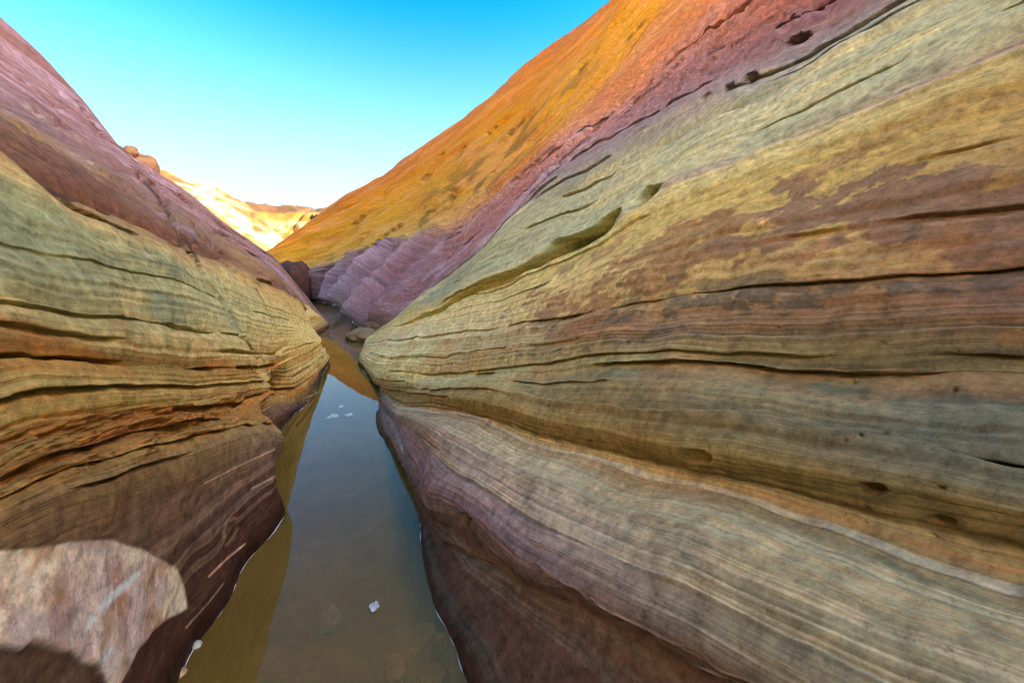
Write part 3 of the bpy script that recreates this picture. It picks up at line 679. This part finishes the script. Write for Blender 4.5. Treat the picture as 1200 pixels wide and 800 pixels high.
tabL = {-.6: [(62, 36, 26)] * 3, .02: [(66, 38, 27)] * 3, .10: [(84, 52, 40), (84, 52, 38), (120, 84, 56)], .17: [(76, 50, 40), (78, 50, 40), (110, 78, 60)], .25: [(122, 94, 78), (118, 88, 76), (120, 86, 62)],
        .34: [(126, 98, 68), (136, 110, 88), (126, 92, 68)], .42: [(120, 96, 56), (130, 106, 70), (150, 112, 60)], .50: [(132, 98, 54), (140, 110, 64), (150, 112, 62)], .57: [(112, 78, 42), (146, 104, 54), (152, 114, 64)],
        .64: [(120, 92, 48), (146, 100, 52), (160, 128, 78)], .70: [(140, 118, 66), (156, 132, 84), (172, 144, 92)], .78: [(150, 128, 78), (164, 140, 92), (176, 148, 94)], .86: [(134, 112, 60), (148, 122, 72), (170, 140, 84)],
        .93: [(112, 90, 48), (136, 106, 60), (176, 146, 84)], 1.0: [(142, 124, 80), (168, 146, 98), (186, 156, 92)], 1.12: [(132, 126, 88), (160, 150, 106), (190, 164, 104)], 1.28: [(120, 126, 98), (150, 150, 112), (186, 166, 112)],
        1.45: [(126, 128, 92), (160, 154, 112), (178, 150, 98)], 1.56: [(138, 116, 76), (158, 136, 94), (176, 148, 94)], 1.64: [(112, 76, 56), (122, 84, 64), (140, 98, 66)], 1.78: [(136, 98, 76), (140, 108, 88), (166, 130, 104)],
        2.0: [(128, 98, 94), (138, 112, 110), (158, 124, 118)], 2.4: [(126, 102, 108), (140, 118, 126), (160, 130, 138)], 3.2: [(124, 98, 102), (134, 112, 116), (150, 120, 124)], 3.5: [(166, 164, 150)] * 3, 5: [(166, 164, 150)] * 3}
tabL = {k: [tuple(np.array(c) * (1.0 if k > 3.3 else .84 if k > 1.6 else (.86 if k < .36 else 1.04))) for c in v] for k, v in tabL.items()}
Cc = table_colour(tabL, [1.5, 3, 6.5], S2 + .025 * wob * np.clip(S2, .4, 1.6) + .03 * noise1(Sw * 9, 3, 281) * np.clip(S2, .3, 1) + .02 * fbm(X * 3, Y * 3, Z * 3, 4, 282), np.maximum(Y, .5))
lowm = sstep(.05, .2, S2) * sstep(.5, .38, S2)
Cc = mixc(Cc, (156, 130, 108), .32 * lowm * sstep(.2, .6, noise1(Sw * 62, 3, 283, .6))); Cc = mixc(Cc, (78, 54, 44), .45 * lowm * sstep(.1, .5, noise1(Sw * 44 + 5, 3, 284, .6)))
pt = fbm(Y * 2.0, S2 * 8, X, 5, 291, .58)
Cc = mixc(Cc, (148, 92, 44), .6 * sstep(.02, .25, pt) * sstep(.38, .48, S2) * sstep(.76, .66, S2)); Cc = mixc(Cc, (158, 102, 50), .5 * sstep(.12, .3, pt) * sstep(.8, .9, S2) * sstep(1.2, .98, S2))
Cc = mixc(Cc, (96, 112, 100), .55 * sstep(.05, .45, fbm(Y * 1.8, S2 * 7, X, 5, 292)) * sstep(1.0, 1.15, S2) * sstep(1.56, 1.4, S2) * sstep(4.5, 2.2, Y))
Cc = mixc(Cc, (196, 176, 122), .5 * sstep(.1, .45, fbm(Y * 1.2 + 5, S2 * 7, X, 5, 293)) * sstep(.95, 1.05, S2) * sstep(1.6, 1.5, S2))
hi = sstep(1.6, 1.75, S2)
Cc = mixc(Cc, (168, 150, 168), .45 * hi * sstep(.05, .5, fbm(Y * .8, S2 * 12, X * .3, 6, 294, .6))); Cc = mixc(Cc, (112, 72, 58), .55 * hi * sstep(.05, .45, fbm(Y * .8 + 9, S2 * 9, X * .3, 6, 295, .6)))
Cc = mixc(Cc, (150, 124, 84), .5 * hi * sstep(.1, .4, fbm(Y * .8 + 3, S2 * 8, X * .3, 5, 296)) * sstep(2.5, 1.9, S2))
n1_ = fbm(X * 9, Y * 9, Z * 9, 6, 544, .62)
Fc_ = np.broadcast_to(lin((216, 200, 180)), X.shape + (3,)).copy()
Fc_ = mixc(Fc_, (156, 120, 94), .7 * sstep(.0, .35, n1_)); Fc_ = mixc(Fc_, (196, 184, 166), .6 * sstep(.1, .4, -n1_))
Fc_ = mixc(Fc_, (164, 142, 152), .5 * sstep(-.1, .4, fbm(X * 5 + 4, Y * 5, Z * 5, 4, 545))); Fc_ = mixc(Fc_, (166, 122, 74), .5 * sstep(.1, .4, fbm(X * 14 + 4, Y * 14, Z * 14, 5, 546)))
stq = [([(160, 673), (135, 695), (110, 722), (86, 752)], 6, 1.0), ([(133, 760), (120, 775)], 6, .8)]
Fc_ = mixc(Fc_, (206, 216, 224), .85 * cracks(G, stq, near_) * sstep(-.8, -.2, fbm(X * 30, Y * 30, Z * 30, 3, 547)))
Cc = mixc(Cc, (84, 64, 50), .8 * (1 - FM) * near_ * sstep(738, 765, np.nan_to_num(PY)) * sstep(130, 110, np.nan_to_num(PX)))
Cc = Cc * (1 - FM[..., None]) + Fc_ * FM[..., None]
veins = [([(245, 675), (265, 655), (287, 637)], 1.6, 1.0), ([(240, 566), (275, 548), (322, 526)], 1.3, .8), ([(218, 735), (245, 705), (262, 683)], 1.2, .6), ([(295, 572), (333, 553)], 1.4, .7), ([(263, 630), (262, 622), (267, 610), (275, 607)], 3.2, .3), ([(278, 618), (272, 632), (265, 638)], 3.2, .25)]
Cc = mixc(Cc, (196, 160, 136), .75 * cracks(G, veins, (Y > .6) & (Y < 4)))
Cc = mixc(Cc, (52, 36, 30), .75 * np.clip(cracks(G, [(q_[0], q_[1], 1.0) for q_ in jn[:11]], (Y > .5) & (Y < 11) & (S2 < 3.15)), 0, 1) * np.where(S2 < 1.5, .35, 1))  # painted shade: carved joints darkened in the colour
LAM = (1.0 - .68 * sstep(.7, 1.1, S2) * (.7 + .3 * sstep(-.3, .3, fbm(X * 1.2, Y * 1.2, S2 * 3, 3, 311))) + .65 * sstep(1.6, 1.75, S2)) * (1 - .8 * FM)
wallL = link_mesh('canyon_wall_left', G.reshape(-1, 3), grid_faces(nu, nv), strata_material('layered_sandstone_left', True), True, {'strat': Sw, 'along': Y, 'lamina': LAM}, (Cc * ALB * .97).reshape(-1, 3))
tag(wallL, 'banded sandstone wall with mauve crest over tan and rust beds beside the pool', None, None, 'structure')

# ------------------------------------------------------------------ pool: bed, murky water
def heightmesh(name, p0, p1, a0, a1, n, m, hf, mat, rgbf=None):
    p, a = np.meshgrid(np.linspace(p0, p1, n), np.linspace(a0, a1, m), indexing='ij')
    z = hf(p, a)
    V = np.stack([p, a, z], -1)
    return link_mesh(name, V.reshape(-1, 3), grid_faces(n, m), mat, True, None, rgbf(p, a, z).reshape(-1, 3) if rgbf else None)
silt = rock_material('pool_silt', lin((92, 66, 42)), lin((128, 98, 66)), 5.0, .9, .4)
bed = heightmesh('pool_bed', -9, 2.2, E_NEAR, 27, 90, 300, lambda p, a: -.30 + .05 * fbm(p * 2, a * 2, p * 0, 4, 401) - .08 * np.exp(-(p / .35) ** 2), silt)
tag(bed, 'brown silt bed of the shallow pool', None, None, 'structure')

m, nt, out = nmat('murky_water'); lk = nt.links.new
dif = nd(nt, 'ShaderNodeBsdfDiffuse'); dif.inputs['Color'].default_value = (.32, .18, .035, 1)
trn = nd(nt, 'ShaderNodeBsdfTransparent'); trn.inputs['Color'].default_value = (.78, .54, .26, 1)
geo = nd(nt, 'ShaderNodeNewGeometry')
ns = nd(nt, 'ShaderNodeTexNoise', i_Scale=1.6, i_Detail=3.0); lk(geo.outputs['Position'], ns.inputs['Vector'])
mx = nd(nt, 'ShaderNodeMixShader'); lk(mapr(nt, ns.outputs[0], .3, .7, .46, .62), mx.inputs[0]); lk(dif.outputs[0], mx.inputs[1]); lk(trn.outputs[0], mx.inputs[2])
gl = nd(nt, 'ShaderNodeBsdfGlossy', i_Roughness=0.0)
rp = nd(nt, 'ShaderNodeTexNoise', i_Scale=2.2, i_Detail=2.0); lk(geo.outputs['Position'], rp.inputs['Vector'])
bp = nd(nt, 'ShaderNodeBump', i_Strength=.05, i_Distance=.02); lk(rp.outputs[0], bp.inputs['Height']); lk(bp.outputs[0], gl.inputs['Normal'])
fr = nd(nt, 'ShaderNodeFresnel', i_IOR=1.42)
m2_ = nd(nt, 'ShaderNodeMixShader'); lk(fr.outputs[0], m2_.inputs[0]); lk(mx.outputs[0], m2_.inputs[1]); lk(gl.outputs[0], m2_.inputs[2])
lk(m2_.outputs[0], out.inputs['Surface'])
water = heightmesh('pool_water', -8.8, 2.0, E_NEAR, 26, 12, 40, lambda p, a: p * 0, m)
tag(water, 'still brown pool mirroring the sky between the rock walls', None, None, 'structure')

# ------------------------------------------------------------------ far country
sand = rock_material('desert_sand', lin((176, 128, 84)), lin((206, 160, 110)), .6, .95, .3, .05)
def gh(p, a):
    r = np.hypot(p, a - 10)
    return -1.0 + 2.0 * sstep(60, 400, r) * fbm(p / 90, a / 90, p * 0, 3, 411)
gx = np.concatenate([-np.geomspace(3000, 40, 40), np.linspace(-36, 36, 19), np.geomspace(40, 3000, 40)])
p, a = np.meshgrid(gx, gx + 10, indexing='ij')
ground = link_mesh('ground', np.stack([p, a, gh(p, a)], -1).reshape(-1, 3), grid_faces(len(gx), len(gx)), sand)
tag(ground, 'sandy desert ground around the canyon', None, None, 'structure')

def dome_mat():
    m, nt, out = nmat('sunlit_slickrock'); lk = nt.links.new
    cat = nd(nt, 'ShaderNodeAttribute', attribute_name='rock')
    geo = nd(nt, 'ShaderNodeNewGeometry')
    n = nd(nt, 'ShaderNodeTexNoise', i_Scale=2.2, i_Detail=7.0, i_Roughness=.7); lk(geo.outputs['Position'], n.inputs['Vector'])
    b = nd(nt, 'ShaderNodeBsdfPrincipled'); b.inputs['Roughness'].default_value = .9
    lk(mul_color(nt, cat.outputs['Color'], mapr(nt, n.outputs[0], .3, .7, .75, 1.25)), b.inputs['Base Color'])
    bp = nd(nt, 'ShaderNodeBump', i_Strength=.7, i_Distance=.12); lk(n.outputs[0], bp.inputs['Height']); lk(bp.outputs[0], b.inputs['Normal'])
    lk(b.outputs[0], out.inputs['Surface'])
    return m
DM = dome_mat()
def fissure(p, a, pts, w):
    best = np.full(p.shape, 1e9)
    for (x0, y0), (x1, y1) in zip(pts[:-1], pts[1:]):
        t = np.clip(((p - x0) * (x1 - x0) + (a - y0) * (y1 - y0)) / ((x1 - x0) ** 2 + (y1 - y0) ** 2), 0, 1)
        best = np.minimum(best, np.hypot(p - x0 - t * (x1 - x0), a - y0 - t * (y1 - y0)))
    return np.exp(-(best / w) ** 2)
def dome_h(p, a):
    e = np.hypot((p + 17.5) / np.where(p > -17.5, 15.5, 30), (a - 58) / 22)
    h = -1.2 + 12.4 * np.maximum(1 - e ** 2.3, -.3)
    q = (a * .35 + p * .5)
    h += .45 * fbm(p * .3, a * .3, p * 0, 5, 421) + .40 * fbm(q * .9, (a - p) * .12, p * 0, 5, 422, .6)
    h -= .5 * fissure(p, a, [(-12, 36), (-11.2, 44), (-12.2, 50), (-10.5, 58)], .25) + .4 * fissure(p, a, [(-9, 40), (-6.5, 46), (-8.5, 56)], .2)
    return h
def dome_c(p, a, z):
    C = np.broadcast_to(lin((246, 222, 150)), p.shape + (3,)).copy()
    n = .15 + fbm(p * .5 + z * .4, a * .25 + z * .5, z * .6, 6, 425, .66)
    C = mixc(C, (182, 116, 0), .95 * sstep(.0, .2, n)); C = mixc(C, (120, 76, 0), .8 * sstep(.3, .5, n))
    C = mixc(C, (196, 116, 30), .8 * sstep(3.6, 1.5, z) * sstep(-.3, .2, n))
    return C * .30
dome = heightmesh('slickrock_dome', -46, 3, 33, 80, 240, 200, dome_h, DM, dome_c)
tag(dome, 'sunlit cream and gold slickrock dome beyond the end of the canyon', 'rock dome')
def ridge_h(p, a):
    face = sstep(56, 78, a + 2.0 * fbm(p * .12, p * 0, p * 0, 2, 431))
    top = 10.7 - .030 * (p + 8) + .25 * fbm(p * .3, a * .1, p * 0, 3, 432)
    h = -1.2 + (top + 1.2) * face ** .8 - .03 * np.maximum(a - 80, 0)
    h += .25 * fbm(p * .5 + a * .25, a * .3, p * 0, 4, 433)
    h -= .7 * fissure(p, a, [(-6, 58), (-4.5, 64), (-5.5, 70), (-2.5, 78)], .3)
    h += .35 * sstep(76.5, 77.2, a + .5 * fbm(p * .6, p * 0, p * 0, 3, 434))
    return h
def ridge_c(p, a, z):
    C = np.broadcast_to(lin((246, 220, 140)), p.shape + (3,)).copy()
    n = .1 + fbm(p * .4 + z * .3, a * .25, z * .8, 6, 435, .66)
    C = mixc(C, (184, 120, 0), .95 * sstep(-.05, .15, n)); C = mixc(C, (204, 120, 40), .7 * sstep(4.5, 2.5, z) * sstep(-.2, .2, n))
    C = mixc(C, (190, 140, 10), .9 * sstep(7.2, 8.6, z + .6 * n)); C = mixc(C, (70, 60, 16), .85 * sstep(9.4, 9.9, z + .35 * n))
    return C * .30
ridge = heightmesh('slickrock_ridge', -60, 45, 54, 110, 300, 180, ridge_h, DM, ridge_c)
tag(ridge, 'long sunlit golden ridge with a dark scrubby cap behind the dome', 'rock ridge')

# ------------------------------------------------------------------ loose rocks and other things
def blob(name, c, rad, seed, mat, rough=.22, rot=0.0, n=(44, 28), flat=0.0, freq=1.6):
    th, ph = np.meshgrid(np.linspace(0, 2 * np.pi, n[0]), np.linspace(0, np.pi, n[1]), indexing='ij')
    d = np.stack([np.sin(ph) * np.cos(th), np.sin(ph) * np.sin(th), np.cos(ph)], -1)
    r = 1 + rough * fbm(d[..., 0] * freq, d[..., 1] * freq, d[..., 2] * freq, 4, seed)
    v = d * r[..., None]
    if flat: v[..., 2] = np.clip(v[..., 2], -flat, flat) + .15 * (v[..., 2] - np.clip(v[..., 2], -flat, flat))
    v = v * np.array(rad)
    cz, sz = math.cos(rot), math.sin(rot)
    v = np.stack([v[..., 0] * cz - v[..., 1] * sz, v[..., 0] * sz + v[..., 1] * cz, v[..., 2]], -1)
    o = link_mesh(name, v.reshape(-1, 3), grid_faces(*n), mat)
    o.location = c
    return o
tan_rock = rock_material('tan_boulder', lin((150, 108, 74)), lin((186, 146, 98)), 3.5)
shade_dark = rock_material('dark_shade_and_stem', lin((52, 36, 30)), lin((82, 58, 48)), 3.0)  # dark tone imitates deep shadow at the bend; also on the shrub stem
olive_rock = rock_material('olive_rock', lin((112, 88, 56)), lin((150, 124, 82)), 6.0)
grey_stone = rock_material('grey_stone', lin((150, 146, 130)), lin((200, 194, 170)), 12.0)
brown_stone = rock_material('brown_stone', lin((150, 120, 84)), lin((204, 170, 124)), 12.0)

tag(blob('boulder', ona(166, 192, 8.4) + W(-.05, .1, -.03), (.24, .24, .19), 5, tan_rock, .16, .4), 'rounded orange-tan boulder perched on the crest of the mauve wall', 'boulder')
tag(blob('boulder', ona(152, 174, 8.2) + W(-.03, .1, -.04), (.09, .09, .10), 9, tan_rock, .2, .4), 'small knob of rock beside the rounded boulder on the crest', 'boulder')
tag(blob('boulder', ona(347, 335, 19.0), (.62, .8, 1.0), 15, shade_dark, .28, .3, freq=1.2), 'tall dark block standing in for the deep shadow at the head of the pool', 'boulder')  # added dark blocks stand in for the wall end's deep shadow
tag(blob('boulder', ona(360, 338, 19.6), (.26, .4, .75), 18, shade_dark, .25, .1, freq=1.3), 'narrow dark block standing in for shadow between the tall block and the mauve wall', 'boulder')
tag(blob('rock', ona(427, 393, 8.55) + W(0, 0, .0), (.30, .5, .14), 25, olive_rock, .14, -.15, freq=1.0), 'smooth olive rock rising from the pool behind the wall nose', 'rock')
tag(blob('rock', ona(441, 381, 9.3), (.24, .4, .13), 28, olive_rock, .14, -.1, freq=1.0), 'low tan rock tucked behind the smooth olive rock', 'rock')

# stones in the pool
for (px, py, z, r, sd, mat, lab) in [
    (386, 727, -.06, (.040, .055, .045), 31, grey_stone, 'lone grey stone under the brown water in mid pool'),
    (519, 752, -.05, (.030, .055, .035), 33, brown_stone, 'tan pointed stone under water beside the striped wall foot'),
    (537, 768, -.05, (.045, .050, .035), 35, grey_stone, 'round blue-grey stone under water touching the wall foot'),
    (508, 792, -.05, (.040, .040, .03), 36, brown_stone, 'brown flat stone under water next to the round blue-grey stone'),
    (496, 745, -.06, (.06, .05, .035), 37, brown_stone, 'broad brown stone sunk in the silt by the tan pointed stone'),
    (462, 782, -.07, (.05, .04, .03), 38, brown_stone, 'faint brown stone lying deepest in the silt'),
    (230, 755, .004, (.016, .020, .012), 41, grey_stone, 'small dark pebble at the waterline below the pale slab'),
    (207, 790, .000, (.022, .028, .014), 43, brown_stone, 'tan pebble at the waterline where the wall foot turns dark'),
]:
    q = onz(px, py, z)
    tag(blob('stone' if r[0] > .025 else 'pebble', q, r, sd, mat, .2, sd * .7, (28, 18)), lab, 'stone' if r[0] > .025 else 'pebble')

# ---- foam lines along the waterline, far ones painting sky glints, floating flecks
m, nt, out = nmat('foam'); lk = nt.links.new
geo = nd(nt, 'ShaderNodeNewGeometry')
n_ = nd(nt, 'ShaderNodeTexNoise', i_Scale=120.0, i_Detail=3.0); lk(geo.outputs['Position'], n_.inputs['Vector'])
b_ = nd(nt, 'ShaderNodeBsdfPrincipled'); b_.inputs['Roughness'].default_value = .5
rr = nd(nt, 'ShaderNodeValToRGB'); rr.color_ramp.elements[0].color = (.26, .23, .19, 1); rr.color_ramp.elements[1].color = (.70, .69, .66, 1)
lk(n_.outputs[0], rr.inputs[0]); lk(rr.outputs[0], b_.inputs['Base Color']); lk(b_.outputs[0], out.inputs['Surface'])
foam_m = m
def waterline(G, a0, a1, side):
    pts = []
    for i in range(G.shape[0]):
        if not (a0 <= G[i, 0, 1] <= a1): continue
        z = G[i, :, 2]
        j = np.where((z[:-1] < 0) & (z[1:] >= 0))[0]
        if len(j):
            j = j[-1] if False else j[0]
            t = -z[j] / (z[j + 1] - z[j])
            pts.append(G[i, j] * (1 - t) + G[i, j + 1] * t)
    return np.array(pts)
def foam_glint_line(G, a0, a1, side, w, label, seed, gap=-.5):
    P = waterline(G, a0, a1, side)
    if len(P) < 4: return
    P = smooth1(P, 8, 0)
    d = np.concatenate([[0], np.cumsum(np.linalg.norm(np.diff(P, axis=0), axis=1))])
    n = int(max(20, d[-1] / max(w * .6, .006)))
    u = np.linspace(0, d[-1], n)
    P = np.stack([np.interp(u, d, P[:, k]) for k in range(3)], -1)
    t = np.gradient(P, axis=0); t /= np.linalg.norm(t, axis=1, keepdims=True) + 1e-9
    nr = np.stack([-t[:, 1], t[:, 0], 0 * t[:, 0]], -1)
    ww = w * np.clip(.15 + 1.1 * noise1(u / (w * 9 + .03), 3, seed), .02, 1.5)
    prof = [(-1, -.3), (-.6, .5), (0, .8), (.6, .5), (1, -.3)]
    V = np.stack([P + nr * (ww * x)[:, None] + np.array([0, 0, 1]) * (ww * .7 * zc + .001)[:, None] for x, zc in prof], 1)
    V[:, :, 0] += side * w * .5
    o = link_mesh('foam_glint_line', V.reshape(-1, 3), grid_faces(n, 5), foam_m)
    tag(o, label, 'foam', 'foam lines along the waterline')
foam_glint_line(GL, 1.50, 2.40, 1, .0022, 'thin pale foam line along the dark foot of the rust banded wall', 501)
foam_glint_line(GL, 4.1, 5.0, 1, .005, 'foam line at the red-brown lobe past the joint', 502)
foam_glint_line(GL, 5.6, 6.6, 1, .006, 'foam line under the tan nose at the narrows', 503)
foam_glint_line(GR, 1.05, 1.6, -1, .002, 'broken foam line beside the sunken stones', 504)
foam_glint_line(GR, 1.9, 3.3, -1, .0035, 'foam line under the mauve striped undercut', 505)
foam_glint_line(GR, 4.5, 6.4, -1, .005, 'foam line round the green-grey nose of rock', 506)
foam_glint_line(GR, 7.9, 9.2, -1, .03, 'white line of foam and painted sky glint curling round the olive rock', 507)  # the far white strips also paint the sky's reflection at the ledges
foam_glint_line(GR, 10.4, 14.6, -1, .045, 'broken white line of foam and painted sky glint at the foot of the fluted mauve wall', 508)
foam_glint_line(GR, 14.8, 19.5, -1, .05, 'long white line of foam and painted sky glint at the head of the pool', 509)
def fleck(px, py, r, seed, label, group=None):
    c = onz(px, py)
    th, rh = np.meshgrid(np.linspace(0, 2 * np.pi, 40), np.linspace(0, 1, 6), indexing='ij')
    k = 1 + .5 * fbm(np.cos(th) * 1.6, np.sin(th) * 1.6, th * 0, 3, seed)
    V = np.stack([r[0] * rh * k * np.cos(th), r[1] * rh * k * np.sin(th), .003 + .004 * (1 - rh ** 2) + .0 * th], -1)
    V[:, -1, 2] = -.001
    o = link_mesh('foam_fleck', V.reshape(-1, 3), grid_faces(40, 6), foam_m)
    o.location = c
    tag(o, label, 'foam', group)
fleck(390, 487, (.05, .06), 521, 'widest white foam patch floating on the blue reflection')
fleck(407, 486, (.04, .05), 522, 'slim white foam patch beside the widest one on the blue reflection')
fleck(400, 476, (.03, .04), 523, 'smallest white foam patch of the three on the blue reflection')
# crumpled white petal floating near the lone stone
root = bpy.data.objects.new('petal', None); col.objects.link(root); root.location = onz(439, 712)
tag(root, 'crumpled white petal floating on the brown water', 'petal')
for k, (dx, dy, r) in enumerate([(-.006, .012, .012), (.008, .004, .011), (-.003, -.010, .013), (.009, .015, .007)]):
    th, rh = np.meshgrid(np.linspace(0, 2 * np.pi, 24), np.linspace(0, 1, 5), indexing='ij')
    kk = 1 + .4 * fbm(np.cos(th) * 1.5 + k * 7, np.sin(th) * 1.5, th * 0, 3, 530)
    V = np.stack([dx + r * rh * kk * np.cos(th), dy + r * rh * kk * np.sin(th), .004 + .0018 * k + .003 * np.sin(th * 2 + k) * rh], -1)
    link_mesh('lobe', V.reshape(-1, 3), grid_faces(24, 5), foam_m, parent=root)

# ---- dark shrub on the right crest and scrub on the ridge
leaf = rock_material('shrub_leaf', lin((52, 50, 26)), lin((84, 82, 40)), 20.0)
def shrub_mesh(n, r, seed):
    g = np.random.RandomState(seed)
    d = g.normal(size=(n, 3)); d[:, 2] = np.abs(d[:, 2]) * .8
    d = d / np.linalg.norm(d, axis=1, keepdims=True) * (g.rand(n, 1) ** .4) * r
    V, Fc = [], []
    for q in d:
        x = g.normal(size=3); x /= np.linalg.norm(x); y = np.cross(x, g.normal(size=3)); y /= np.linalg.norm(y)
        l = r * .16; i = len(V)
        V += [q - x * l, q + y * l * .5, q + x * l, q - y * l * .5]; Fc.append([i, i + 1, i + 2, i + 3])
    return np.array(V), Fc
rt = bpy.data.objects.new('shrub', None); col.objects.link(rt); rt.location = ona(369, 256, 22.6) + W(0, 0, -.05)
tag(rt, 'small dark shrub growing on the crest of the golden slope', 'shrub')
V, Fc = shrub_mesh(260, .26, 3); link_mesh('foliage', V, Fc, leaf, False, parent=rt)
V = []; Fc = []
for k in range(5):
    t = 2 * np.pi * k / 5; i = len(V)
    tip = np.array([.16 * math.cos(t), .16 * math.sin(t), .18])
    V += [[.012, 0, -.15], [-.006, .01, -.15], [-.006, -.01, -.15], tip.tolist()]; Fc += [[i, i + 1, i + 3], [i + 1, i + 2, i + 3], [i + 2, i, i + 3]]
link_mesh('stem', np.array(V), Fc, shade_dark, False, parent=rt)
VV, FF = [], []
g = np.random.RandomState(8)
for k in range(70):
    p_, a_ = g.uniform(-16, 4), g.uniform(77.5, 82)
    V, Fc = shrub_mesh(40, g.uniform(.2, .45), 100 + k)
    zz = float(ridge_h(np.array([p_]), np.array([a_]))[0])
    i = len(VV); VV += (V + np.array([p_, a_, zz])).tolist(); FF += [[q + i for q in f] for f in Fc]
tag(link_mesh('ridge_scrub', np.array(VV), FF, leaf, False), 'dark scrub along the top of the golden ridge', 'scrub', None, 'stuff')
